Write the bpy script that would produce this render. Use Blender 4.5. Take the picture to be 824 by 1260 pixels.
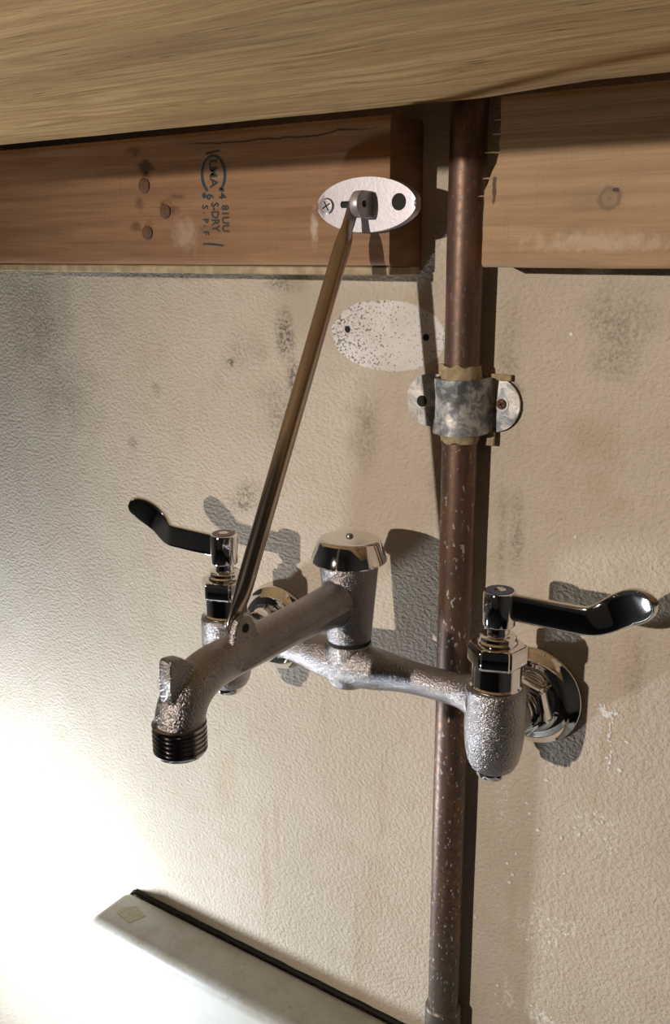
import bpy, bmesh, math, random
import numpy as np
from mathutils import Vector, Matrix, noise
for o in list(bpy.data.objects): bpy.data.objects.remove(o)
scene = bpy.context.scene
COL = scene.collection
PI = math.pi
MM = 0.001
# ------------------------------------------------------------------ camera
# world: X right along the wall, Y into the wall (wall face at Y=0), Z up; millimetres below
CAM = (315.7, -534.4, 273.5); YAW, PITCH, ROLL, FPX = 0.600, 0.266, -0.005, 1190.0
fw = Vector((-math.sin(YAW)*math.cos(PITCH), math.cos(YAW)*math.cos(PITCH), -math.sin(PITCH)))
rt = Vector((math.cos(YAW), math.sin(YAW), 0)); up = rt.cross(fw)
rt, up = rt*math.cos(ROLL)+up*math.sin(ROLL), -rt*math.sin(ROLL)+up*math.cos(ROLL)
cam = bpy.data.cameras.new('camera'); camo = bpy.data.objects.new('camera', cam); COL.objects.link(camo)
camo.matrix_world = Matrix(((rt.x, up.x, -fw.x, CAM[0]*MM), (rt.y, up.y, -fw.y, CAM[1]*MM), (rt.z, up.z, -fw.z, CAM[2]*MM), (0, 0, 0, 1)))
cam.sensor_fit = 'VERTICAL'; cam.sensor_height = 36; cam.lens = 36*FPX/1260
cam.clip_start = 0.01
scene.camera = camo
# ------------------------------------------------------------------ world, lights, exposure
w = bpy.data.worlds.new('world'); scene.world = w; w.use_nodes = True
w.node_tree.nodes['Background'].inputs[0].default_value = (0.9, 0.85, 0.8, 1)
w.node_tree.nodes['Background'].inputs[1].default_value = 0.016
def lamp(name, loc, power, color, size):
    l = bpy.data.lights.new(name, 'POINT'); l.energy = power; l.color = color; l.shadow_soft_size = size*MM
    o = bpy.data.objects.new(name, l); COL.objects.link(o); o.location = Vector(loc)*MM
    return o
sl = bpy.data.lights.new('hand_torch', 'SPOT'); sl.energy = 235; sl.color = (1.0, 0.885, 0.77); sl.shadow_soft_size = 0.022
sl.spot_size = math.radians(29.5); sl.spot_blend = 1.0                      # torch held out in the room, a little above the plywood's front edge
so = bpy.data.objects.new('hand_torch', sl); COL.objects.link(so); so.location = Vector((-600, -2500, 560))*MM
so.rotation_euler = (Vector((230, 0, 60))-Vector((-600, -2500, 560))).to_track_quat('-Z', 'Y').to_euler()
lamp('work_light', (-425, -228, -352), 13.2, (0.83, 0.91, 1.0), 22)          # white work light standing low beside the sink
vs = scene.view_settings
vs.view_transform = 'Standard'; vs.look = 'None'; vs.exposure = -0.28; vs.gamma = 1.0; vs.use_curve_mapping = False

# ------------------------------------------------------------------ shader expression helpers
class V:
    def __init__(s, t, k): s.t, s.k = t, k
    def _m(s, op, *a):
        n = s.t.nodes.new('ShaderNodeMath'); n.operation = op
        for i, v in enumerate((s,)+a):
            if isinstance(v, V): s.t.links.new(v.k, n.inputs[i])
            else: n.inputs[i].default_value = v
        return V(s.t, n.outputs[0])
    def __add__(s, o): return s._m('ADD', o)
    def __sub__(s, o): return s._m('SUBTRACT', o)
    def __mul__(s, o): return s._m('MULTIPLY', o)
    def __truediv__(s, o): return s._m('DIVIDE', o)
    def max(s, o): return s._m('MAXIMUM', o)
    def min(s, o): return s._m('MINIMUM', o)
    def abs(s): return s._m('ABSOLUTE')
    def sqrt(s): return s._m('SQRT')
    def sin(s): return s._m('SINE')
    def inv(s): return (s*-1.0)+1.0
    def ramp(s, a, b, c=0.0, d=1.0):
        n = s.t.nodes.new('ShaderNodeMapRange'); n.interpolation_type = 'SMOOTHSTEP' if a < b else 'LINEAR'
        s.t.links.new(s.k, n.inputs[0])
        for i, v in enumerate((a, b, c, d)): n.inputs[i+1].default_value = v
        return V(s.t, n.outputs[0])
class Mat:
    def __init__(s, name):
        s.m = bpy.data.materials.new(name); s.m.use_nodes = True; s.t = s.m.node_tree
        s.b = s.t.nodes['Principled BSDF']
        g = s.t.nodes.new('ShaderNodeNewGeometry')
        sc = s.t.nodes.new('ShaderNodeVectorMath'); sc.operation = 'SCALE'; sc.inputs['Scale'].default_value = 1000
        s.t.links.new(g.outputs['Position'], sc.inputs[0]); s.pos = sc.outputs[0]
        sp = s.t.nodes.new('ShaderNodeSeparateXYZ'); s.t.links.new(s.pos, sp.inputs[0])
        s.x, s.y, s.z = (V(s.t, sp.outputs[i]) for i in range(3))
        s.nrm = V(s.t, g.outputs['Normal'])
    def scaled(s, v):
        n = s.t.nodes.new('ShaderNodeVectorMath'); n.operation = 'MULTIPLY'
        s.t.links.new(s.pos, n.inputs[0]); n.inputs[1].default_value = v; return n.outputs[0]
    def noise(s, scale, detail=3, rough=0.55, dist=0.0, off=0.0):
        """scale in cycles per mm (number or xyz)"""
        if not hasattr(scale, '__len__'): scale = (scale,)*3
        n = s.t.nodes.new('ShaderNodeTexNoise'); n.inputs['Scale'].default_value = 1
        n.inputs['Detail'].default_value = detail; n.inputs['Roughness'].default_value = rough; n.inputs['Distortion'].default_value = dist
        k = s.scaled(scale)
        if off:
            a = s.t.nodes.new('ShaderNodeVectorMath'); s.t.links.new(k, a.inputs[0]); a.inputs[1].default_value = (off, off*1.7, off*0.6); k = a.outputs[0]
        s.t.links.new(k, n.inputs['Vector']); return V(s.t, n.outputs[0])
    def vor(s, scale, feature='F1'):
        n = s.t.nodes.new('ShaderNodeTexVoronoi'); n.feature = feature; n.inputs['Scale'].default_value = 1
        if not hasattr(scale, '__len__'): scale = (scale,)*3
        s.t.links.new(s.scaled(scale), n.inputs['Vector']); return V(s.t, n.outputs[0])
    def mix(s, fac, a, b):
        n = s.t.nodes.new('ShaderNodeMix'); n.data_type = 'RGBA'
        for i, v in ((0, fac), (6, a), (7, b)):
            if isinstance(v, V): s.t.links.new(v.k, n.inputs[i])
            elif isinstance(v, (int, float)): n.inputs[i].default_value = v
            else: n.inputs[i].default_value = (*v, 1)
        return V(s.t, n.outputs[2])
    def attr(s, name):
        n = s.t.nodes.new('ShaderNodeAttribute'); n.attribute_name = name
        sp = s.t.nodes.new('ShaderNodeSeparateXYZ'); s.t.links.new(n.outputs['Vector'], sp.inputs[0])
        return [V(s.t, sp.outputs[i]) for i in range(3)]
    def ell(s, a, ca, ra, b, cb, rb, soft=0.5, warp=None, wamt=0.6):
        u = (a-ca)/ra; v = (b-cb)/rb
        d = (u*u+v*v).sqrt()
        if warp is not None: d = d+(warp-0.5)*wamt*2
        return d.ramp(1-soft, 1.0).inv()
    def set(s, **k):
        for n, v in k.items():
            n = {'color': 'Base Color', 'rough': 'Roughness', 'metal': 'Metallic', 'spec': 'Specular IOR Level', 'coat': 'Coat Weight', 'coatr': 'Coat Roughness'}[n]
            if isinstance(v, V): s.t.links.new(v.k, s.b.inputs[n])
            elif hasattr(v, '__len__'): s.b.inputs[n].default_value = (*v, 1)
            else: s.b.inputs[n].default_value = v
        return s
    def bump(s, h, dist_mm, strength=1.0):
        n = s.t.nodes.new('ShaderNodeBump'); n.inputs['Strength'].default_value = strength; n.inputs['Distance'].default_value = dist_mm*MM
        s.t.links.new(h.k, n.inputs['Height']); s.t.links.new(n.outputs[0], s.b.inputs['Normal']); return s

# ------------------------------------------------------------------ materials
def m_wall():
    M = Mat('textured_wall'); mould, rust, scuff = M.attr('stain')
    big = M.noise(0.008, 4); mid = M.noise(0.05, 4, off=3); fine = M.noise(0.5, 3)
    base = M.mix(big.ramp(0.3, 0.7), (0.60, 0.525, 0.425), (0.54, 0.465, 0.37))
    base = M.mix(mid.ramp(0.45, 0.75)*0.35, base, (0.47, 0.385, 0.285))
    base = M.mix(fine.ramp(0.55, 0.75)*0.18, base, (0.38, 0.32, 0.24))
    sp = M.noise(0.45, 3, 0.6, off=11)
    base = M.mix((rust*(sp*0.6+0.5)).min(1.0)*0.6, base, (0.40, 0.265, 0.12))
    base = M.mix((mould*(sp.ramp(0.38, 0.66)+0.22)).min(1.0)*0.85, base, (0.10, 0.085, 0.065))
    wh = (scuff*M.noise(0.35, 4, 0.7, off=7)).ramp(0.36, 0.46)
    base = M.mix(wh*0.8, base, (0.80, 0.77, 0.73))
    M.set(color=base, rough=0.78, spec=0.25)
    a = M.noise((0.31, 0.31, 0.42), 3, 0.55, 0.0); b = M.noise(0.95, 2, 0.5, off=5)
    M.bump(a*1.5+b*0.35, 1.6, 0.75)
    return M.m
def m_joist(name, light, dark, knots, crack=None, seed=0.0, smear=()):
    M = Mat(name)
    g = M.noise((0.006, 0.05, 0.16), 4, 0.6, 0.4, off=seed+1); f = M.noise((0.02, 0.4, 0.9), 3, 0.6, off=seed+2)
    fig = M.noise((0.010, 0.03, 0.045), 3, 0.5, 0.5, off=seed+5)
    col = M.mix(g.ramp(0.3, 0.7), light, dark)
    col = M.mix(fig.ramp(0.5, 0.75)*0.4, col, tuple(c*0.62 for c in dark))
    col = M.mix(f.ramp(0.5, 0.72)*0.32, col, tuple(c*0.55 for c in dark))
    wv = M.noise((0.9, 0.02, 0.02), 2, 0.5, off=seed+9)
    col = M.mix(wv.ramp(0.55, 0.75)*0.12, col, tuple(c*0.5 for c in dark))
    wp = M.noise(0.2, 4, 0.65, off=seed+4)
    for (kx, kz, rx, rz, s, c, ring) in knots:
        k = M.ell(M.x, kx, rx, M.z, kz, rz, s, wp, 0.9)
        if ring:
            u = (M.x-kx)/rx; v = (M.z-kz)/rz
            r = ((u*u+v*v).sqrt()*ring+wp*3.0).sin().ramp(-0.4, 0.9)
            k = k*(r*0.45+0.35)
        col = M.mix(k*0.9, col, c)
    for (kx, kz, rx, rz, c, amt) in smear:
        col = M.mix(M.ell(M.x, kx, rx, M.z, kz, rz, 0.9, wp, 0.8)*amt, col, c)
    if crack:
        x0, x1, z0, th = crack
        wz = M.noise((0.035, 0.01, 0.01), 4, 0.6, off=seed+20)
        d = ((wz-0.5)*9.0+M.z-z0).abs().ramp(th, 0.0)*M.x.ramp(x0, x0+30)*M.x.ramp(x1, x1-30)
        col = M.mix(d, col, (0.015, 0.01, 0.007))
    M.set(color=col, rough=0.62, spec=0.3)
    M.bump(f*0.6+g*0.4, 0.5, 0.6)
    return M.m
def m_ply():
    M = Mat('rough_plywood')
    g = M.noise((0.006, 0.075, 0.05), 5, 0.68, 1.3); f = M.noise((0.016, 0.30, 0.3), 4, 0.7, 0.5, off=3); b = M.noise((0.006, 0.018, 0.01), 3, off=8)
    ring = ((M.noise((0.0028, 0.022, 0.02), 2, 0.5, 0.5, off=6)*95.0).sin()).ramp(-0.2, 1.0)
    col = M.mix(g.ramp(0.30, 0.70), (0.72, 0.475, 0.225), (0.45, 0.265, 0.11))
    col = M.mix(ring*0.30, col, (0.33, 0.195, 0.085))
    col = M.mix(b.ramp(0.45, 0.7)*0.5, col, (0.40, 0.23, 0.095))
    col = M.mix(f.ramp(0.5, 0.70)*0.55, col, (0.22, 0.13, 0.055))
    tear = (M.noise((0.035, 0.45, 0.5), 2, 0.5, off=14).ramp(0.67, 0.74))*(M.noise(0.02, 2, off=2).ramp(0.45, 0.6))
    col = M.mix(tear*0.85, col, (0.06, 0.035, 0.018))
    M.set(color=col, rough=0.75, spec=0.2)
    M.bump(f*0.8-tear+g*0.7, 1.2, 0.9)
    return M.m
def m_copper():
    M = Mat('aged_copper')
    g = M.noise((0.12, 0.12, 0.02), 4, 0.6, 0.5); f = M.noise(0.25, 4, 0.65, off=4); sp = M.noise((0.38, 0.38, 0.2), 3, 0.6, off=9)
    col = M.mix(g.ramp(0.3, 0.7), (0.205, 0.118, 0.078), (0.115, 0.07, 0.05))
    low = M.z.ramp(60.0, -240.0)
    col = M.mix(f.ramp(0.42, 0.66)*(low*0.55+0.45), col, (0.085, 0.066, 0.060))
    col = M.mix(M.z.ramp(-170.0, -270.0)*0.75, col, (0.13, 0.13, 0.105))
    white = sp.ramp(0.60, 0.67)*(M.z.ramp(200.0, 60.0)*0.85+0.15)
    col = M.mix(white*0.8, col, (0.55, 0.53, 0.50))
    M.set(color=col, metal=(white*-0.5)+0.6, rough=(f*0.25)+0.33+white*0.3)
    M.bump(f*0.5+white, 0.3, 0.4)
    return M.m
def m_galv():
    M = Mat('corroded_galvanised_steel')
    a = M.noise(0.10, 4, 0.65, 0.5); b = M.noise(0.5, 3, 0.6, off=3); e = M.noise(0.07, 3, 0.6, off=8)
    col = M.mix(a.ramp(0.40, 0.60), (0.20, 0.22, 0.25), (0.56, 0.54, 0.51))
    col = M.mix(e.ramp(0.48, 0.62)*M.y.ramp(-8.0, -20.0)*0.9, col, (0.09, 0.09, 0.095))
    col = M.mix(b.ramp(0.6, 0.75)*0.4, col, (0.15, 0.14, 0.13))
    M.set(color=col, metal=0.45, rough=0.5); M.bump(b*0.5+a, 0.5, 0.6)
    return M.m
def m_cast():
    M = Mat('rough_cast_chrome')
    n = M.noise(1.0, 2, 0.6); b = M.noise(0.05, 2, off=4)
    M.set(color=M.mix(b.ramp(0.3, 0.7), (0.40, 0.375, 0.375), (0.32, 0.295, 0.295)), metal=1.0, rough=0.27)
    M.bump(n, 0.8, 0.95)
    return M.m
def simple(name, color, rough=0.5, metal=0.0, spec=0.5, var=0.15, scale=0.3, bump=0.0):
    M = Mat(name); n = M.noise(scale, 3)
    M.set(color=M.mix(n.ramp(0.3, 0.7), color, tuple(c*(1-var) for c in color)), rough=rough, metal=metal, spec=spec)
    if bump: M.bump(n, bump)
    return M.m
def m_sink():
    M = Mat('stained_sink')
    a = M.noise(0.03, 4, 0.6); b = M.noise(0.25, 4, 0.65, off=5); top = M.z.ramp(-313.0, -303.0)
    col = M.mix(a.ramp(0.35, 0.7)*0.5, (0.66, 0.66, 0.62), (0.55, 0.53, 0.47))
    col = M.mix(top*0.75, col, (0.33, 0.31, 0.26))                      # grime settled on the ledge
    col = M.mix(top*a.ramp(0.4, 0.65)*0.5, col, (0.29, 0.255, 0.19))
    col = M.mix(top*b.ramp(0.55, 0.75)*0.6, col, (0.22, 0.18, 0.12))
    M.set(color=col, rough=0.45, spec=0.4); M.bump(b, 0.3, 0.5)
    return M.m
def m_patch():
    M = Mat('old_white_paint'); n = M.noise(0.55, 4, 0.7); big = M.noise(0.06, 2, off=3)
    sp = (n+(M.x.ramp(5.0, -50.0)*0.09)).ramp(0.585, 0.655)
    col = M.mix(big.ramp(0.3, 0.7), (0.80, 0.77, 0.76), (0.72, 0.68, 0.65))
    M.set(color=M.mix(sp*0.85, col, (0.10, 0.085, 0.075)), rough=0.8, spec=0.2); M.bump(n, 0.5, 0.7)
    return M.m
KD = (0.055, 0.028, 0.016); KM = (0.14, 0.065, 0.032)
MT = dict(
    wall=m_wall(), ply=m_ply(), copper=m_copper(), galv=m_galv(), cast=m_cast(), sink=m_sink(), patch=m_patch(),
    joistL=m_joist('reddish_lumber', (0.335, 0.19, 0.10), (0.235, 0.125, 0.063),
        [(-176, 327, 9, 7, 0.7, KD, 0), (-186, 338, 10, 5, 0.8, KM, 0), (-184, 304, 5, 8, 0.8, KM, 0), (-163, 301, 3, 4, .6, KM, 0),
         (-153, 299, 10, 4, 0.9, KM, 0), (-150, 307, 9, 2.5, 0.9, KM, 0), (-189, 289, 8, 5, 0.9, KM, 0)],
        crack=(-150, 16, 338.5, 0.9), seed=0.0, smear=[(-143, 283, 16, 14, (0.50, 0.38, 0.30), 0.5), (-38, 285, 4, 14, (0.55, 0.45, 0.36), 0.7)]),
    joistR=m_joist('pale_lumber', (0.42, 0.275, 0.155), (0.31, 0.19, 0.098),
        [(143, 297, 7, 6.5, 0.25, (0.16, 0.105, 0.07), 9.0), (146, 301, 2.2, 1.2, 0.4, KD, 0), (80, 303, 1.5, 9, 0.5, KD, 0)], seed=4.0,
        smear=[(140, 276, 60, 7, (0.62, 0.47, 0.33), 0.5)]),
    chrome=simple('polished_chrome', (0.80, 0.78, 0.77), 0.055, 1.0, var=0.02),
    brushed=simple('satin_chrome_rod', (0.45, 0.385, 0.33), 0.20, 1.0, var=0.05, scale=0.15),
    plate=simple('cast_white_metal', (0.52, 0.50, 0.54), 0.40, 0.55, var=0.10, scale=0.6, bump=0.05),
    darkchrome=simple('dull_chrome', (0.36, 0.34, 0.34), 0.16, 1.0, var=0.1), lath=simple('pale_lath', (0.50, 0.39, 0.24), 0.8, var=0.35, scale=0.12, bump=0.4),
    zinc=simple('grey_zinc', (0.34, 0.33, 0.33), 0.4, 0.9), rusty=simple('rusty_steel', (0.17, 0.085, 0.05), 0.75, 0.2, var=0.4, bump=0.3),
    ink=simple('blue_black_ink', (0.022, 0.040, 0.048), 0.7, var=0.4, scale=0.8), blue=simple('blue_plastic', (0.035, 0.045, 0.16), 0.3),
    red=simple('red_plastic', (0.10, 0.03, 0.022), 0.3), dark=simple('black_gap', (0.012, 0.011, 0.010), 0.8), caulk=simple('black_caulk', (0.012, 0.010, 0.008), 0.8, bump=0.4),
    tape=simple('dirty_cloth_tape', (0.42, 0.33, 0.20), 0.85, var=0.3, scale=0.25, bump=0.6), drip=simple('white_paint_drip', (0.80, 0.78, 0.75), 0.6),
    glue=simple('old_glue', (0.36, 0.33, 0.22), 0.5, var=0.2),
    plaster=simple('painted_plaster', (0.22, 0.20, 0.18), 0.9, var=0.1, scale=0.01), concrete=simple('concrete', (0.06, 0.057, 0.052), 0.9, var=0.3, scale=0.02))

# ------------------------------------------------------------------ mesh helpers (millimetres)
def finish(name, bm, mat, parent=None, smooth=True, origin=None):
    bmesh.ops.recalc_face_normals(bm, faces=bm.faces)
    me = bpy.data.meshes.new(name); bm.to_mesh(me); bm.free()
    return link(name, me, mat, parent, smooth, origin)
def link(name, me, mat, parent=None, smooth=True, origin=None):
    n = len(me.vertices); co = np.empty(n*3); me.vertices.foreach_get('co', co); co = co.reshape(-1, 3)
    if origin is None:
        if parent is not None: origin = parent['o_mm']
        else: origin = ((co[:, 0].min()+co[:, 0].max())/2, (co[:, 1].min()+co[:, 1].max())/2, co[:, 2].min())
    origin = np.array(list(origin))
    me.vertices.foreach_set('co', ((co-origin)*MM).ravel()); me.update()
    me.materials.clear(); me.materials.append(MT[mat])
    if smooth:
        me.polygons.foreach_set('use_smooth', [True]*len(me.polygons))
        try: me.set_sharp_from_angle(angle=math.radians(38))
        except Exception: pass
    o = bpy.data.objects.new(name, me); COL.objects.link(o)
    if parent is None: o.location = Vector(origin)*MM
    else: o.parent = parent; o.location = (Vector(origin)-Vector(parent['o_mm']))*MM
    o['o_mm'] = [float(v) for v in origin]
    return o
def tag(o, label=None, cat=None, group=None, kind=None):
    for k, v in (('label', label), ('category', cat), ('group', group), ('kind', kind)):
        if v: o[k] = v
    return o
def thing(name, loc, label, cat, group=None):
    o = bpy.data.objects.new(name, None); COL.objects.link(o); o.location = Vector(loc)*MM; o['o_mm'] = [float(v) for v in loc]
    o.empty_display_size = 0.02
    return tag(o, label, cat, group)
def box(bm, x0, x1, y0, y1, z0, z1, bev=0.0, seg=2):
    r = bmesh.ops.create_cube(bm, size=1.0); vs_ = r['verts']
    for v in vs_: v.co = Vector(((x0+x1)/2+v.co.x*(x1-x0), (y0+y1)/2+v.co.y*(y1-y0), (z0+z1)/2+v.co.z*(z1-z0)))
    if bev:
        es = list({e for v in vs_ for e in v.link_edges})
        bmesh.ops.bevel(bm, geom=es, offset=bev, segments=seg, affect='EDGES', profile=0.5)
def frame_for(axis):
    a = Vector(axis).normalized(); t = Vector((0, 0, 1)) if abs(a.z) < 0.9 else Vector((1, 0, 0))
    u = (t-a*t.dot(a)).normalized(); return a, u, a.cross(u)
def lathe(bm, prof, org, axis=(0, 0, 1), n=48, rot=0.0):
    """prof: list of (radius, height along axis)"""
    a, u, v = frame_for(axis); org = Vector(org); rings = []
    for r, h in prof:
        if r < 1e-6: rings.append([bm.verts.new(org+a*h)])
        else: rings.append([bm.verts.new(org+a*h+(u*math.cos(2*PI*i/n+rot)+v*math.sin(2*PI*i/n+rot))*r) for i in range(n)])
    for A, B in zip(rings, rings[1:]):
        if len(A) == 1 and len(B) == 1: continue
        for i in range(n):
            j = (i+1) % n
            if len(A) == 1: bm.faces.new((A[0], B[j], B[i]))
            elif len(B) == 1: bm.faces.new((A[i], A[j], B[0]))
            else: bm.faces.new((A[i], A[j], B[j], B[i]))
    for Rg in (rings[0], rings[-1]):
        if len(Rg) > 2: bm.faces.new(Rg)
def sweep(bm, pts, radii, side=(1, 0, 0), n=24, sq=2.0):
    """tube along pts; radii: (r_side, r_other); superellipse exponent sq; closed by caps"""
    pts = [Vector(p) for p in pts]; side = Vector(side); rings = []
    for i, p in enumerate(pts):
        t = (pts[min(i+1, len(pts)-1)]-pts[max(i-1, 0)]).normalized()
        s = (side-t*side.dot(t)).normalized(); o = t.cross(s)
        ra, rb = radii[i] if hasattr(radii[i], '__len__') else (radii[i], radii[i]); ring = []
        for k in range(n):
            th = 2*PI*k/n; c_, s_ = math.cos(th), math.sin(th)
            ring.append(bm.verts.new(p+s*(ra*math.copysign(abs(c_)**(2/sq), c_))+o*(rb*math.copysign(abs(s_)**(2/sq), s_))))
        rings.append(ring)
    for A, B in zip(rings, rings[1:]):
        for k in range(n): bm.faces.new((A[k], A[(k+1) % n], B[(k+1) % n], B[k]))
    bm.faces.new(rings[0]); bm.faces.new(rings[-1])
def prism(bm, poly, fn, d0, d1, bev=0.0):
    """poly: 2-D outline; fn(u, v, d) -> 3-D; extruded from d0 to d1"""
    A = [bm.verts.new(fn(u, v, d0)) for u, v in poly]; B = [bm.verts.new(fn(u, v, d1)) for u, v in poly]; n = len(poly)
    fs = [bm.faces.new(A), bm.faces.new(B)]
    for i in range(n): fs.append(bm.faces.new((A[i], A[(i+1) % n], B[(i+1) % n], B[i])))
    if bev:
        es = [e for f in fs[:2] for e in f.edges]
        bmesh.ops.bevel(bm, geom=es, offset=bev, segments=2, affect='EDGES', profile=0.5)
def smooth_path(pts, n):
    """Catmull-Rom resample of tuples"""
    P = [np.array(p, float) for p in pts]; P = [2*P[0]-P[1]]+P+[2*P[-1]-P[-2]]; out = []
    for i in range(1, len(P)-2):
        for k in range(n):
            t = k/n; a, b, c, d = P[i-1:i+3]
            out.append(0.5*((2*b)+(c-a)*t+(2*a-5*b+4*c-d)*t*t+(3*b-a-3*c+d)*t**3))
    out.append(P[-2]); return out
def fuse(name, bm, mat, parent, voxel=0.9, it=4):
    """weld overlapping solids into one casting with soft fillets"""
    bmesh.ops.recalc_face_normals(bm, faces=bm.faces)
    me = bpy.data.meshes.new('tmp'); bm.to_mesh(me); bm.free()
    o = bpy.data.objects.new('tmp', me); COL.objects.link(o)
    r = o.modifiers.new('r', 'REMESH'); r.mode = 'VOXEL'; r.voxel_size = voxel
    s = o.modifiers.new('s', 'SMOOTH'); s.iterations = it; s.factor = 0.5
    dg = bpy.context.evaluated_depsgraph_get(); m2 = bpy.data.meshes.new_from_object(o.evaluated_get(dg))
    bpy.data.objects.remove(o); m2.name = name
    x = link(name, m2, mat, parent); 
    for a in [a for a in m2.attributes if a.name == 'sharp_edge']: m2.attributes.remove(a)
    return x

# ------------------------------------------------------------------ the setting
def wall_back():
    xs = np.concatenate([np.linspace(-1500, -540, 12), np.arange(-530, 262, 2.0), np.linspace(275, 1300, 12)])
    zs = np.concatenate([np.linspace(-900, -600, 6), np.arange(-590, 380, 2.0), np.linspace(400, 1300, 10)])
    X, Z = np.meshgrid(xs, zs); nx, nz = len(xs), len(zs)
    co = np.stack([X, 0*X, Z], -1).reshape(-1, 3)
    i = np.arange(nx*nz).reshape(nz, nx)
    f = np.stack([i[:-1, :-1], i[:-1, 1:], i[1:, 1:], i[1:, :-1]], -1).reshape(-1, 4)
    b = len(co); co = np.vstack([co, [(xs[0], 60, zs[0]), (xs[-1], 60, zs[0]), (xs[-1], 60, zs[-1]), (xs[0], 60, zs[-1])]])
    faces = f.tolist()+[[b, b+3, b+2, b+1]]
    me = bpy.data.meshes.new('wall_back'); me.from_pydata(co.tolist(), [], faces)
    # stains with shapes of their own: x mould, y rust, z white scuffs
    st = np.zeros((len(co), 3)); x, z = co[:, 0], co[:, 2]
    rng = np.random.default_rng(4)
    nz_ = np.array([noise.noise(Vector((a*0.06, 0.0, c*0.06))) if (-540 < a < 270 and -600 < c < 390) else 0 for a, c in zip(x, z)])
    def blob(ch, cx, cz, rx, rz, amt, p=1.0):
        d = np.sqrt(((x-cx)/rx)**2+((z-cz)/rz)**2)+nz_*0.5
        st[:, ch] = np.maximum(st[:, ch], amt*np.clip(1.25-d, 0, 1)**p)
    for a in [(-345, 215, 38, 45, .55), (-320, 160, 40, 38, .35), (-90, 215, 9, 18, .85), (-84, 185, 7, 18, .9), (-140, 195, 3, 3, 1.3), (-128, 205, 20, 14, .35), (-98, 160, 18, 30, .45),
              (-215, 170, 7, 7, .5), (-245, 125, 6, 6, .7), (-130, 95, 18, 14, .75), (-25, 160, 14, 26, .4), (-95, 250, 20, 5, .6), (-200, 255, 60, 4, .4),
              (75, 215, 8, 30, .35), (140, 230, 18, 26, .5), (85, 105, 5, 26, .5), (76, 90, 4, 40, .5), (30, 140, 8, 30, .35), (166, 30, 6, 30, .3), (80, 192, 7, 6, .8), (36, 120, 6, 60, .3)]: blob(0, *a)
    for a in [(128, 165, 14, 16, .7), (133, 140, 10, 14, .4), (150, 132, 6, 6, .5), (150, -15, 4, 40, .6), (146, -60, 2, 22, .7), (-120, -230, 4, 80, .7), (-108, -180, 3, 50, .5), (-30, -250, 6, 60, .6),
              (-160, -150, 14, 40, .4), (-10, -120, 4, 50, .35), (-60, -60, 5, 60, .3), (160, 40, 8, 60, .35), (95, -160, 4, 50, .3), (-20, -210, 10, 60, .4), (130, -160, 30, 40, .25)]: blob(1, *a)
    for a in [(85, -90, 14, 70, .7), (120, -170, 60, 50, .72), (150, -80, 40, 40, .7), (-120, -160, 60, 40, .6), (95, -230, 12, 20, .8), (120, -240, 20, 12, .8)]: blob(2, *a)
    at = me.attributes.new('stain', 'FLOAT_VECTOR', 'POINT'); at.data.foreach_set('vector', st.ravel())
    o = link('wall_back', me, 'wall', None, False, (0, 0, -900))
    me.polygons.foreach_set('use_smooth', [True]*len(me.polygons))
    tag(o, 'beige embossed wall behind the faucet, mould spotted and rust streaked', kind='structure')
    return o
WALL = wall_back()
def shell(name, b, mat, label):
    bm = bmesh.new(); box(bm, *b); tag(finish(name, bm, mat, smooth=False), label, kind='structure')
shell('floor', (-1500, 1300, -3200, 60, -960, -900), 'concrete', 'grey concrete floor below the sink')
shell('wall_front', (-1560, 1360, -3260, -3200, -960, 1300), 'plaster', 'plain plaster wall across the room')
shell('wall_left', (-1560, -1500, -3200, 60, -960, 1300), 'plaster', 'plain plaster wall on the left of the room')
shell('wall_right', (1300, 1360, -3200, 60, -960, 1300), 'plaster', 'plain plaster wall on the right of the room')
shell('ceiling', (-1560, 1360, -3260, 60, 1300, 1350), 'plaster', 'plain plaster ceiling of the room')

# ------------------------------------------------------------------ plywood overhead and the two joists
def plywood():
    rng = random.Random(5); bm = bmesh.new()
    n = 220; xs = [-900+1800*i/n for i in range(n+1)]; prof = []
    rows = []
    for x in xs:
        nb = noise.noise(Vector((x*0.02, 3.1, 0)))*1.2+noise.noise(Vector((x*0.11, 7.7, 0)))*0.5
        lift = 3.2*min(1, max(0, (x-70)/60))                       # the sheet bows up a little right of the pipe
        yb = -31+nb; z0 = 349.3+lift+0.3*nb
        sec = [(-332, z0+18-lift), (-332, z0-lift+1.5), (-330, z0-lift), (-120, z0-lift*0.5), (yb-9, z0), (yb-4, z0+0.7), (yb-1.2, z0+2.4), (yb, z0+5), (yb, z0+18), (-120, z0+18)]
        rows.append([bm.verts.new((x, y, z)) for y, z in sec])
    for A, B in zip(rows, rows[1:]):
        for k in range(len(A)): bm.faces.new((A[k], A[(k+1) % len(A)], B[(k+1) % len(A)], B[k]))
    bm.faces.new(rows[0]); bm.faces.new(rows[-1])
    tag(finish('plywood_sheet', bm, 'ply'), 'rough tan plywood sheet overhead, seen from below', 'plywood')
plywood()
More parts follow.
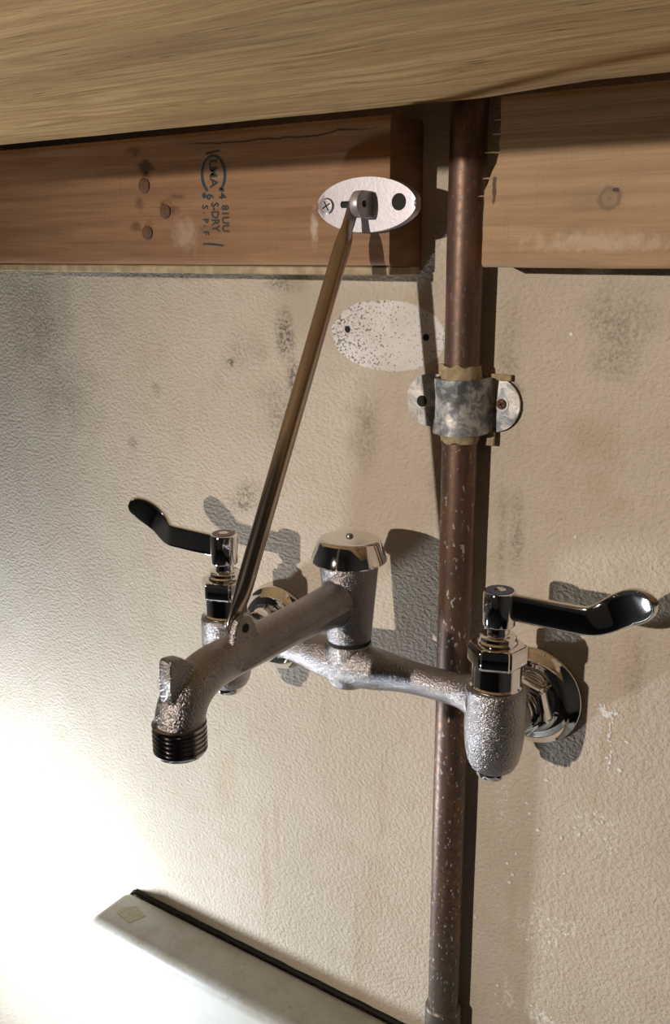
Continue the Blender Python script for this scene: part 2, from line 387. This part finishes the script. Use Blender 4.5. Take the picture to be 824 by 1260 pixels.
def joist(name, x0, x1, z0, z1, mat, label, ragged=None):
    """sawn board on edge against the wall, eased long edges; ragged: +1/-1 end with torn fibres"""
    root = thing(name, ((x0+x1)/2, -19, z0), label, 'joist', None)
    bm = bmesh.new(); n = 90; rows = []; b = 3.2
    sec = []
    for (cy, cz, a0) in ((-38+b, z0+b, 180), (-0.2-b, z0+b, 270), (-0.2-b, z1-b, 0), (-38+b, z1-b, 90)):
        for k in range(4):
            a = math.radians(a0+30*k); sec.append((cy+b*math.cos(a), cz+b*math.sin(a)))
    # subdivide the front face so that the torn end follows the height
    top, bot = sec[15], sec[0]
    for k in range(1, 24): sec.append((-38, top[1]+(bot[1]-top[1])*k/24))
    bk0, bk1 = sec[7], sec[8]; NB = 23
    sec = sec[:8]+[(-0.2, bk0[1]+(bk1[1]-bk0[1])*k/24) for k in range(1, 24)]+sec[8:]
    for i in range(n+1):
        t = i/n; x = x0+(x1-x0)*t; row = []
        for y, z in sec:
            xx = x; e = 0
            if ragged == -1 and i == 0:
                h = (z-z0)/(z1-z0)
                e = 8*max(0, min(1, (h-0.45)/0.2))+1.6*noise.noise(Vector((z*0.35, y*0.1, 1)))+1.0*noise.noise(Vector((z*1.1, y*0.3, 5)))
                if h < 0.45: e = 0.8*noise.noise(Vector((z*0.12, y*0.1, 9)))
            xx = max(x0, x+e) if i == 0 else x
            dz = 0.35*noise.noise(Vector((x*0.03, y*0.05, 2)))
            row.append(bm.verts.new((xx+(0.0 if i else 0.0), y, z+dz)))
        rows.append(row)
    m = len(sec)
    for i, (A, B) in enumerate(zip(rows, rows[1:])):
        for k in range(m): bm.faces.new((A[k], A[(k+1) % m], B[(k+1) % m], B[k]))
    for row in (rows[0], rows[-1]):          # end faces: a strip of quads from the front outline to the back outline
        m2 = m//2; F_ = [row[(1-k) % m] for k in range(0, m2+1)]; 
        low, high = 3, 3+1+23+4
        a, b_ = list(range(4, m)), None
        ring = row
        i0, j0 = 3, 4
        while (i0-j0) % m > 1:
            ring_i, ring_j = (i0-1) % m, (j0+1) % m
            if ring_i == ring_j: bm.faces.new((ring[i0], ring[j0], ring[ring_i])); break
            bm.faces.new((ring[i0], ring[j0], ring[ring_j], ring[ring_i])); i0, j0 = ring_i, ring_j
            if (i0-j0) % m == 1: break
    if ragged == -1:   # loose splinters on the sawn end
        for (z, l, s) in ((322, 9, 0.7), (300, 4, 0.5), (331, 5, 0.5), (338, 4, .4), (309, 5, .6)):
            xe = x0+8*max(0, min(1, ((z-z0)/(z1-z0)-0.45)/0.2))
            sweep(bm, [(xe+3, -36.5, z), (xe-l*0.5, -36.8, z+0.4), (xe-l, -37, z+0.2)], [s, s*0.7, 0.1], (0, 1, 0), 6)
    finish('board', bm, mat, root, True)
    return root
JL = joist('wooden_joist', -900, 15, 263, 346, 'joistL', 'reddish brown joist with ink stamp and three nail heads')
bm = bmesh.new(); box(bm, -900, 14.5, -37.0, -0.5, 257.8, 263.1, 0.8, 1); tag(finish('edge_strip', bm, 'lath', JL), 'thin pale strip under the joist')
JR = joist('wooden_joist', 74, 900, 263, 349.8, 'joistR', 'paler brown joist with a round knot, right of the pipe', -1)
for (x, z, r) in ((-178.4, 315.1, 5.0), (-160.1, 297.9, 4.7), (-177.7, 284.5, 4.7)):
    bm = bmesh.new()
    lathe(bm, [(r*.9, -0.3), (r, 0.3), (r*0.97, 1.0), (r*0.8, 1.4), (0, 1.5)], (x, -38, z), (0, -1, 0), 20)
    tag(finish('nail_head', bm, 'rusty', JL), 'rusty nail head')
def stamp():
    bm = bmesh.new(); Y = -38.12
    def txt(s, size, x, z, sx=1.0):
        c = bpy.data.curves.new('t', 'FONT'); c.body = s; c.size = size; c.extrude = 0.05; c.offset = size*0.022; c.resolution_u = 2
        c.space_character = 1.0; c.align_x = 'LEFT'
        o = bpy.data.objects.new('t', c); COL.objects.link(o); dg = bpy.context.evaluated_depsgraph_get()
        me = bpy.data.meshes.new_from_object(o.evaluated_get(dg)); bpy.data.objects.remove(o)
        k = bmesh.new(); k.from_mesh(me)
        for v in k.verts:                                       # letters run down the board, tops to the right
            u, h, d = v.co; v.co = Vector((x+h, Y-d, z-u*sx))
        k.to_mesh(me); k.free(); bm.from_mesh(me); bpy.data.meshes.remove(me)
    txt('LMA', 9.0, -119.8, 328.6, 0.98)
    txt('6', 8.6, -123.2, 308.0, 0.9); txt('S-DRY', 8.8, -119.4, 302.6, 0.76)
    txt('4', 8.4, -112.6, 308.4, 1.0); txt('81UU', 8.0, -110.6, 300.8, 0.88)
    for t_, z in (('S', 301.2), ('P', 292.8), ('F', 285.0)): txt(t_, 7.0, -127.2, z, 0.85)
    for z in (296.2, 288.0): lathe(bm, [(0.5, 0), (0.5, .1)], (-126, Y, z), (0, -1, 0), 8)
    def stroke(pts, wd):
        pts = [Vector(p) for p in pts]
        L, R = [], []
        for i, p in enumerate(pts):
            t = (pts[min(i+1, len(pts)-1)]-pts[max(i-1, 0)]).normalized(); n = Vector((-t.y, t.x)); h = wd[i] if hasattr(wd, '__len__') else wd
            L.append(p+n*h); R.append(p-n*h)
        A = [bm.verts.new((p.x, Y, p.y)) for p in L]; B = [bm.verts.new((p.x, Y, p.y)) for p in R]
        for i in range(len(pts)-1): bm.faces.new((A[i], A[i+1], B[i+1], B[i]))
    cx, cz = -116.8, 319.4
    arc = [(cx+9.6*math.cos(math.radians(a)), cz+11.5*math.sin(math.radians(a))) for a in range(-52, 243, 8)]
    stroke(arc, [1.25-0.5*abs(math.sin(math.radians(a*0.9))) for a in range(-52, 243, 8)])
    stroke([(-112.6, 310.6), (-108.4, 309.6)], 1.0)
    lathe(bm, [(1.7, 0), (1.7, .1)], (-125.3, Y, 307.0), (0, -1, 0), 14)
    stroke([(-122.5, 332.4), (-110.5, 333.6)], [0.55, 0.5]); stroke([(-128.0, 276.8), (-119, 276.6), (-110.3, 275.6)], [0.5, .7, .55])
    tag(finish('ink_stamp', bm, 'ink', JL, False), 'blue black grading stamp reading LMA 6 S-DRY, lettered down the board')
stamp()

# ------------------------------------------------------------------ wall marks that are paint (parts of the wall)
def blob_mesh(pts, thick=0.35):
    bm = bmesh.new(); A = [bm.verts.new((x, -thick, z)) for x, z in pts]; cx = sum(p[0] for p in pts)/len(pts); cz = sum(p[1] for p in pts)/len(pts)
    B = [bm.verts.new((cx+(x-cx)*1.02, -0.02, cz+(z-cz)*1.02)) for x, z in pts]
    bm.faces.new(A)
    for i in range(len(pts)): bm.faces.new((A[i], A[(i+1) % len(pts)], B[(i+1) % len(pts)], B[i]))
    return bm
pts = []
for i in range(120):
    a = 2*PI*i/120; r = 1+0.03*noise.noise(Vector((math.cos(a)*3, math.sin(a)*3, 1)))+0.025*noise.noise(Vector((math.cos(a)*11, math.sin(a)*11, 4)))
    pts.append((-9+41.5*r*math.copysign(abs(math.cos(a))**0.95, math.cos(a)), 219.6+22*r*math.sin(a)))
tag(finish('paint_patch', blob_mesh(pts), 'patch', WALL, False), 'white oval of old paint flecked with black')
for (x, z) in ((-39, 222.5), (19.5, 220)):
    bm = bmesh.new(); lathe(bm, [(2.4, 0), (2.2, 0.5), (0, 0.5)], (x, 0, z), (0, -1, 0), 14); tag(finish('screw_hole', bm, 'dark', WALL), 'dark old screw hole')
def drips():
    bm = bmesh.new(); rng = random.Random(9); depth = [0.0]
    def dab(x, z, rx, rz):
        n = 9; ps = []
        for i in range(n):
            a = 2*PI*i/n; r = rng.uniform(0.55, 1.1); ps.append((x+rx*r*math.cos(a), z+rz*r*math.sin(a)))
        depth[0] += 0.003; bm.faces.new([bm.verts.new((p, -0.25-depth[0], q)) for p, q in ps])
    for path in ([(143, 4), (147, 1), (152, -1), (153.5, -8), (152, -15), (154.5, -22), (153, -30), (151.5, -37)], [(145, 5), (148, -2), (155, 3)]):
        for k in range(34):
            t = k/33*(len(path)-1); q = min(int(t), len(path)-2); f_ = t-q
            x = path[q][0]*(1-f_)+path[q+1][0]*f_+rng.gauss(0, 1.0); z = path[q][1]*(1-f_)+path[q+1][1]*f_+rng.gauss(0, 0.8); dab(x, z, rng.uniform(0.4, 1.25), rng.uniform(0.5, 1.7))
    for x, z in ((113, 226), (123, 107.5), (114, -57), (153, -60), (148, -68), (135, -84), (138, -88), (104, -85), (101.5, -78), (160, -35), (163, -15), (87, -228), (86, -236), (88, -243), (113, -232), (118, -240), (122, -246), (68, -180), (82, -150), (94, -135), (92, -142), (90, -128), (130, -120), (96, -118), (126, -95), (152, -74), (110, -95)):
        dab(x, z, rng.uniform(0.7, 1.7), rng.uniform(0.7, 2.0))
    for _ in range(70): dab(rng.uniform(72, 170), rng.uniform(-240, -10), rng.uniform(.25, .6), rng.uniform(.3, .8))
    o = finish('paint_spatter', bm, 'drip', WALL, False); tag(o, 'white paint drips and flecks', kind='stuff')
drips()

# ------------------------------------------------------------------ copper pipe, its tape wrap, the strap
PX, PY, PR = 51.5, -13.5, 10.7
pipe = thing('copper_pipe', (PX, PY, -299.5), 'old brown copper water pipe running up the wall behind the faucet', 'pipe')
bm = bmesh.new(); hs = [(-299.5+i*8) for i in range(90)]
lathe(bm, [(PR+0.10*math.sin(h*0.05), h) for h in hs], (PX, PY, 0), n=40); finish('pipe_tube', bm, 'copper', pipe)
bm = bmesh.new(); lathe(bm, [(PR, -251), (PR+1.7, -252.5), (PR+2.1, -254), (PR+2.1, -290), (PR+1.2, -292), (PR, -293)], (PX, PY, 0), n=40)
tag(finish('pipe_coupling', bm, 'copper', pipe), 'soldered coupling on the pipe')
def wrap(z0, z1, r0, seed, flap):
    bm = bmesh.new(); n = 60; rows = []
    for k in range(7):
        row = []
        for i in range(n):
            a = 2*PI*i/n; zz = z0+(z1-z0)*k/6; e = noise.noise(Vector((math.cos(a)*2, math.sin(a)*2, seed+(k > 3)*5)))
            if k in (0, 6): zz += 2.0*e
            r = r0+0.7*noise.noise(Vector((math.cos(a)*3, math.sin(a)*3, zz*0.2+seed)))+(-0.8 if k in (0, 6) else 0)
            row.append(bm.verts.new((PX+r*math.cos(a), PY+r*math.sin(a), zz)))
        rows.append(row)
    for A, B in zip(rows, rows[1:]):
        for i in range(n): bm.faces.new((A[i], A[(i+1) % n], B[(i+1) % n], B[i]))
    bm.faces.new(rows[0]); bm.faces.new(rows[-1])
    for (xa, xb, ya, yb, za, zb) in flap: box(bm, xa, xb, ya, yb, za, zb, 0.5, 1)
    tag(finish('tape_wrap', bm, 'tape', pipe), 'dirty tan cloth tape around the pipe')
wrap(160, 206, 12.3, 2.0, [(62, 70.5, -6, -3.5, 157.5, 166), (34, 41, -10, -7, 197, 205.5), (64, 79, -3.8, -2.2, 197, 201.0)])
strap = thing('pipe_strap', (PX, 0, 164), 'corroded grey two hole strap clamping the copper pipe', 'pipe strap')
def strap_mesh():
    R = 14.6; prof = []
    def P(x, y, nx, ny): prof.append((x, y, nx, ny))
    for x in np.linspace(8.5, PX-R-3, 16): P(x, -2.2, 0, -1)
    for k in range(1, 5): a = k/5*PI/2; P(PX-R-3+3*math.sin(a), -2.2-3*(1-math.cos(a)), -math.sin(a), -math.cos(a))
    for y in np.linspace(-5.2, PY, 4): P(PX-R, y, -1, 0)
    for k in range(1, 24): a = PI-k/24*PI; P(PX+R*math.cos(a), PY-R*math.sin(a), math.cos(a), -math.sin(a))
    for y in np.linspace(PY, -5.2, 4): P(PX+R, y, 1, 0)
    for k in range(1, 5): a = PI/2-k/5*PI/2; P(PX+R+3-3*math.sin(a), -2.2-3*(1-math.cos(a)), math.sin(a), -math.cos(a))
    for x in np.linspace(PX+R+3, 85.0, 16): P(x, -2.2, 0, -1)
    bm = bmesh.new(); F, B = [], []; zc, hw = 182.0, 16.5; m = 13
    for (x, y, nx, ny) in prof:
        h = hw
        if y > -2.3:
            if x < 24: h = hw*math.sqrt(max(0.02, 1-((24.5-x)/16.6)**2)) if x > 8 else 1
            if x > 69: h = hw*math.sqrt(max(0.02, 1-((x-68.5)/16.6)**2))
        row, rb = [], []
        for k in range(m):
            v = -1+2*k/(m-1); z = zc+h*v+(0.35*(x-PX)*0.05)
            d = 0.5*noise.noise(Vector((x*0.12, y*0.12, z*0.12)))+(0.9*(v*v) if y < -6 else 0)
            row.append(bm.verts.new((x+nx*(0.9+d), y+ny*(0.9+d), z))); rb.append(bm.verts.new((x-nx*0.7, y-ny*0.7, z)))
        F.append(row); B.append(rb)
    for i in range(len(F)-1):
        for k in range(m-1):
            bm.faces.new((F[i][k], F[i+1][k], F[i+1][k+1], F[i][k+1])); bm.faces.new((B[i][k], B[i][k+1], B[i+1][k+1], B[i+1][k]))
        for k in (0, m-1): bm.faces.new((F[i][k], B[i][k], B[i+1][k], F[i+1][k]))
    for i in (0, len(F)-1):
        for k in range(m-1): bm.faces.new((F[i][k], F[i][k+1], B[i][k+1], B[i][k]))
    finish('strap_band', bm, 'galv', strap)
strap_mesh()
def screw(x, y, z, r, mat, parent, axis=(0, -1, 0), slot=True, label=None):
    bm = bmesh.new(); lathe(bm, [(r*0.7, -1), (r, -0.2), (r, 0.6), (r*0.85, 1.3), (0, 1.5)], (x, y, z), axis, 20)
    s = tag(finish('screw_head', bm, mat, parent), label)
    if slot:
        bm = bmesh.new()
        for a in (0.5, 0.5+PI/2):
            c_, s_ = math.cos(a), math.sin(a); h = 0.35
            q = [(c_*r*.65-s_*h, s_*r*.65+c_*h), (-c_*r*.65-s_*h, -s_*r*.65+c_*h), (-c_*r*.65+s_*h, -s_*r*.65-c_*h), (c_*r*.65+s_*h, s_*r*.65-c_*h)]
            prism(bm, q, lambda u, v, d: Vector((x+u, y-d, z+v)), 0.9, 1.62)
        finish('screw_slot', bm, 'dark', s, False)
def disc(name, x, y, z, r, mat, parent, label=None):
    bm = bmesh.new(); lathe(bm, [(r, -0.5), (r, 0.15), (0, 0.15)], (x, y, z), (0, -1, 0), 20); return tag(finish(name, bm, mat, parent), label)
disc('screw_hole', 73.4, -3.2, 183.2, 4.6, 'zinc', strap); screw(73.4, -3.2, 183.2, 3.2, 'rusty', strap, label='small rusty screw')
disc('screw_hole', 19.0, -3.2, 180.5, 3.6, 'dark', strap)

# ------------------------------------------------------------------ sink below
sink = thing('mop_sink', (158, -26, -880), 'stained white mop sink below the faucet, its back ledge against the wall', 'sink')
bm = bmesh.new(); box(bm, -284, 600, -53, -2.6, -620, -300, 9, 4)
tag(finish('back_splash', bm, 'sink', sink), 'upright back of the sink with a grimy ledge')
bm = bmesh.new()
for b in ((-284, 600, -520, -3, -880, -860), (-284, -244, -520, -53, -862, -610), (560, 600, -520, -53, -862, -610), (-246, 562, -520, -480, -862, -610), (-246, 562, -62, -4, -862, -615)): box(bm, *b, 6, 2)
finish('basin', bm, 'sink', sink)
bm = bmesh.new(); pp = []
for i in range(120):
    x = -283+883*i/119; pp.append((x, -2.4+0.4*noise.noise(Vector((x*.08, 1, 1))), -300.5+0.8*noise.noise(Vector((x*0.05, 3, 1)))+(-9*max(0, (-275-x)/8)**2 if x < -275 else 0)))
sweep(bm, pp, [1.5+0.5*noise.noise(Vector((p[0]*.1, 5, 5))) for p in pp], (0, 1, 0), 10); tag(finish('caulk_bead', bm, 'caulk', sink), 'black caulk line along the wall')
bm = bmesh.new(); prism(bm, [(-266, -33), (-247, -37), (-241, -22), (-258, -17), (-267, -25)], lambda u, v, d: Vector((u, v, -300+d)), -0.05, 0.25)
tag(finish('glue_residue', bm, 'glue', sink), 'yellowish patch of old glue')

# ------------------------------------------------------------------ the faucet
VY = -57.8
faucet = thing('wall_faucet', (0, 0, -30), 'chrome two handle wall faucet with a threaded spout, mounted over the sink', 'faucet')
def lever(side, mat):
    s = side; x0 = 102*s
    bm = bmesh.new()
    lathe(bm, [(6.4, 60.5), (6.4, 66), (8.9, 66.6), (9.5, 67.6), (9.5, 85.6), (9.0, 86.9), (8.0, 87.4), (0, 87.4)], (x0, VY, 0), n=48)
    zt = 0 if s > 0 else -1.5
    key = [(106, -58.5, 79.2, 7.6), (114, -59.0, 79.4, 7.9), (128, -59.6, 79.8, 8.0), (142, -60, 80.2, 8.0), (154, -60.2, 80.8, 8.1), (160.5, -59.2, 83.0, 8.5), (167, -58.2, 87.2, 9.2), (173.5, -59.0, 91.6, 9.8),
           (179.5, -61.2, 95.3, 9.7), (184.6, -63.8, 98.2, 8.3), (188.4, -66.0, 100.0, 5.7), (190.2, -67.2, 100.8, 2.4)]
    if s < 0: key = [(102+(k[0]-102)*0.90, *k[1:]) for k in key]
    K = smooth_path(key, 5)
    sweep(bm, [(k[0]*s, k[1], k[2]+zt) for k in K], [(2.1, max(0.8, k[3])) for k in K], (0, 1, 0), 32, 4.5)
    h = tag(finish('lever_handle', bm, 'chrome', faucet), None)
    bm = bmesh.new(); lathe(bm, [(7.9, 87.0), (7.9, 87.75), (3.6, 87.75), (3.4, 87.2)], (x0, VY, 0), n=40); tag(finish('index_ring', bm, mat, h), ('blue' if s > 0 else 'red')+' index ring')
    bm = bmesh.new(); lathe(bm, [(3.4, 87.0), (3.4, 87.9), (2.6, 88.3), (0, 88.4)], (x0, VY, 0), n=24); finish('index_screw', bm, 'chrome', h)
def valve(side):
    s = side; x0 = 102*s; org = (x0, VY, 0)
    bm = bmesh.new()
    lathe(bm, [(0, -24.5), (10.5, -24.3), (13.0, -22.5), (15.2, -18), (16.7, -11), (17.5, -3), (17.7, 4), (17.7, 27), (17.2, 28.6), (16.0, 29.2), (0, 29.2)], org, n=64)
    bm2 = bm
    sweep(bm2, [(x0, VY+6, 0), (x0, VY+18, 0), (x0, VY+26, 0)], [13.5, 13.0, 12.6], (1, 0, 0), 40)
    body = fuse('valve_body', bm2, 'cast', faucet, 0.8, 3)
    bm = bmesh.new(); lathe(bm, [(8, -22), (9.8, -23.8), (9.8, -27.2), (9.0, -28.3), (0, -28.3)], org, n=40); finish('bottom_plug', bm, 'chrome', body)
    bm = bmesh.new(); lathe(bm, [(15.4, 28.6), (15.4, 30.0), (14.4, 31), (14.4, 43.5), (13, 44)], org, n=48); finish('bonnet_collar', bm, 'chrome', body)
    bm = bmesh.new(); lathe(bm, [(14.5, 42.4), (16.6, 43.4), (17.5, 45), (17.5, 53.4), (16.4, 55.2), (13.8, 55.8), (11, 55.8)], org, n=6, rot=0.35)
    bmesh.ops.bevel(bm, geom=[e for e in bm.edges if abs((e.verts[0].co-e.verts[1].co).normalized().z) > 0.8], offset=1.2, segments=3, affect='EDGES'); finish('bonnet_nut', bm, 'chrome', body)
    bm = bmesh.new(); lathe(bm, [(11.6, 55.2), (11.6, 57.2), (10.6, 58.2), (10.6, 60.2), (9.4, 61.2), (6.0, 61.4)], org, n=40); finish('stem_ring', bm, 'chrome', body)
    # wall flange, coupling nut and shank: axis runs out from the wall
    bm = bmesh.new(); lathe(bm, [(32.5, 0.2), (32.5, 1.6), (31.6, 2.8), (30.2, 3.4), (27.5, 7.2), (25.0, 9.4), (21.5, 10.2), (20.5, 9.4), (17, 9.0)], (101.6*s, 0, 0), (0, -1, 0), 64); finish('wall_flange', bm, 'chrome', faucet)
    bm = bmesh.new(); lathe(bm, [(17, 8), (19.6, 9.5), (20.6, 11.5), (20.6, 20), (19.2, 22.2), (16.0, 22.8), (13, 22.8)], (101.6*s, 0, 0), (0, -1, 0), 6, 0.25)
    bmesh.ops.bevel(bm, geom=[e for e in bm.edges if abs((e.verts[0].co-e.verts[1].co).normalized().y) > 0.8], offset=1.6, segments=3, affect='EDGES'); n_ = finish('coupling_nut', bm, 'chrome', faucet)
    bm = bmesh.new(); lathe(bm, [(12.8, 6), (12.8, 24), (14.2, 24.6), (14.2, 28), (12.9, 28.6), (12.9, 36)], (101.6*s, 0, 0), (0, -1, 0), 40); finish('inlet_shank', bm, 'chrome', n_)
valve(1); valve(-1); lever(1, 'blue'); lever(-1, 'red')
# bridge between the valves with the swivel hub in the middle
bm = bmesh.new(); K = smooth_path([(-90, 19.5, 14, 14), (-84, 19.5, 11.5, 11.5), (-76, 19.5, 9.9, 9.9), (-52, 19.5, 9.8, 9.8), (-34, 19, 10.8, 11.2), (-20, 18.5, 13.2, 13.4), (0, 18, 15.5, 14.6), (20, 18.5, 13.2, 13.4), (34, 19, 10.8, 11.2), (52, 19.5, 9.8, 9.8), (76, 19.5, 9.9, 9.9), (84, 19.5, 11.5, 11.5), (90, 19.5, 14, 14)], 5)
sweep(bm, [(k[0], VY, k[1]) for k in K], [(k[2], k[3]) for k in K], (0, 1, 0), 40)
lathe(bm, [(12, 4), (15.2, 10), (15.4, 20), (14.6, 31), (14.0, 33.0)], (0, VY, 0), n=48)
fuse('bridge', bm, 'cast', faucet, 0.9, 4)
# spout: upright cone, straight arm, elbow, hose thread, pail hook, brace ear
bm = bmesh.new()
lathe(bm, [(13.6, 34.2), (14.2, 36), (15.4, 50), (17.0, 68), (18.3, 82), (18.6, 89)], (0, VY, 0), n=56)
K = smooth_path([(VY+4, 62.5, 11, 15.5), (-72, 62.8, 11, 15.0), (-84, 63.2, 10.8, 13.5), (-100, 63.4, 10.6, 12.2), (-125, 63.5, 10.5, 11.4), (-155, 63.6, 10.6, 11.2), (-178, 63.8, 11.0, 11.3), (-190, 63.0, 11.4, 11.6), (-201, 59.6, 11.9, 11.9), (-208.5, 53.6, 12.3, 12.3), (-212, 46.5, 12.6, 12.6), (-213, 38, 12.8, 12.8)], 6)
sweep(bm, [(0, k[0], k[1]) for k in K], [(k[2], k[3]) for k in K], (1, 0, 0), 40, 2.15)
# pail hook: short fin standing on the outside of the elbow
prism(bm, [(-198, 68), (-206, 73.5), (-212.5, 78.8), (-219.4, 80.0), (-221.4, 78.4), (-221.8, 70), (-221.6, 60), (-221, 50), (-208, 52), (-200, 60)], lambda u, v, d: Vector((d, u, v)), -4.2, 4.2, 1.2)
# longitudinal parting ridge
for s in (-1, 1): sweep(bm, [(s*10.4, y, 60.5+0.02*(y+130)) for y in (-74, -100, -125, -150, -175)], [(1.2, 1.6)]*5, (0, 0, 1), 8)
# root of the brace ear
prism(bm, [(-156, 70), (-159, 80), (-163, 86), (-168, 87.5), (-173, 85.5), (-176, 80), (-178, 70)], lambda u, v, d: Vector((d, u, v)), 2.6, 7.2, 0.8)
spout = fuse('spout', bm, 'cast', faucet, 0.8, 3)
bm = bmesh.new(); lathe(bm, [(13.9, 33.0), (13.9, 34.6), (12, 34.8)], (0, VY, 0), n=48); finish('swivel_gap', bm, 'dark', spout)
bm = bmesh.new(); pr = [(12.2, 43.6), (13.9, 43.0), (13.9, 41.4)]
for k in range(5): z = 41.0-k*2.55; pr += [(12.7, z), (12.7, z-0.55), (13.95, z-1.05), (13.95, z-1.95)]
pr += [(12.8, 27.6), (12.4, 26.6), (10.4, 26.4), (10.2, 34), (0, 34)]
lathe(bm, pr, (0, -213.2, 0), n=56); tag(finish('hose_thread', bm, 'darkchrome', spout), 'male hose thread at the spout mouth')
bm = bmesh.new(); lathe(bm, [(17, 86.5), (22.8, 86.6), (23.5, 87.3), (23.4, 88.4), (19.6, 99.6), (18.6, 100.9), (16.5, 101.5), (8, 102.1), (0, 102.3)], (0, VY, 0), n=64); cap = tag(finish('vacuum_breaker_cap', bm, 'chrome', spout), 'round bevelled cap over the spout pivot')
bm = bmesh.new(); lathe(bm, [(2.3, 101.8), (2.3, 103.0), (1.6, 103.9), (0, 104.2)], (0.5, VY, 0), n=20); finish('cap_screw', bm, 'zinc', spout)
bm = bmesh.new(); lathe(bm, [(2.5, 0), (2.5, 0.35), (0, 0.35)], (7.2, -167.5, 80.2), (1, 0, 0), 20); finish('pin_hole', bm, 'dark', spout)

# ------------------------------------------------------------------ brace: oval bracket on the joist and the rod down to the spout
brace = thing('spout_brace', (0, -45, 282), 'slanting metal brace rod with an oval bracket screwed to the reddish joist', 'brace')
bm = bmesh.new(); BX, BZ = 2.6, 297.6; poly = []
for i in range(72):
    a = 2*PI*i/72; poly.append((BX+33.6*math.copysign(abs(math.cos(a))**0.98, math.cos(a)), BZ+15.2*math.copysign(abs(math.sin(a))**1.06, math.sin(a))))
prism(bm, poly, lambda u, v, d: Vector((u, d, v)), -38.1, -44.6, 1.4)
plate = tag(finish('bracket_plate', bm, 'plate', brace), 'oval cast bracket')
bm = bmesh.new(); pe = [(-44, -7.4)]+[(-53.5-7.4*math.sin(math.radians(a)), -7.4*math.cos(math.radians(a))) for a in range(0, 181, 12)]+[(-44, 7.4)]
prism(bm, pe, lambda u, v, d: Vector((d, u, BZ+v)), 2.2, 7.6, 0.8); finish('bracket_ear', bm, 'plate', brace)
bm = bmesh.new(); lathe(bm, [(1.9, -9.5), (1.9, 5.7), (0, 5.7)], (2.2, -53.5, BZ), (1, 0, 0), 16); finish('pivot_pin', bm, 'dark', brace)
screw(-23.6, -44.6, 297.6, 4.6, 'zinc', brace, label='cross head screw')
disc('screw_hole', 25.0, -44.6, 298.6, 4.7, 'dark', brace, 'empty screw hole')
A, B = Vector((-0.3, -54.5, 292)), Vector((-0.3, -167, 84)); d = (B-A).normalized()
bm = bmesh.new(); ks = [(-9, 1.9, 3.6), (-7, 2.1, 5.2), (3, 2.1, 5.2), (9, 2.5, 5.1), (15, 4.4, 4.9), (20, 4.9, 4.9)]
L = (B-A).length; ks += [(t, 4.9, 4.9) for t in np.linspace(26, L-24, 20)]+[(L-18, 4.9, 4.9), (L-12, 4.2, 5.0), (L-4, 2.5, 5.3), (L+3, 2.1, 5.4), (L+7, 2.0, 4.6), (L+9, 1.9, 3.0)]
sweep(bm, [A+d*k[0] for k in ks], [(k[1], k[2]) for k in ks], (1, 0, 0), 32); tag(finish('brace_rod', bm, 'brushed', brace), 'satin metal rod with flattened ends')
bm = bmesh.new(); lathe(bm, [(2.4, -4.0), (2.4, 6)], (-1.5, -167.5, 80.2), (1, 0, 0), 16); finish('rod_pin', bm, 'zinc', brace)
for o in bpy.data.objects:
    if 'o_mm' in o: del o['o_mm']
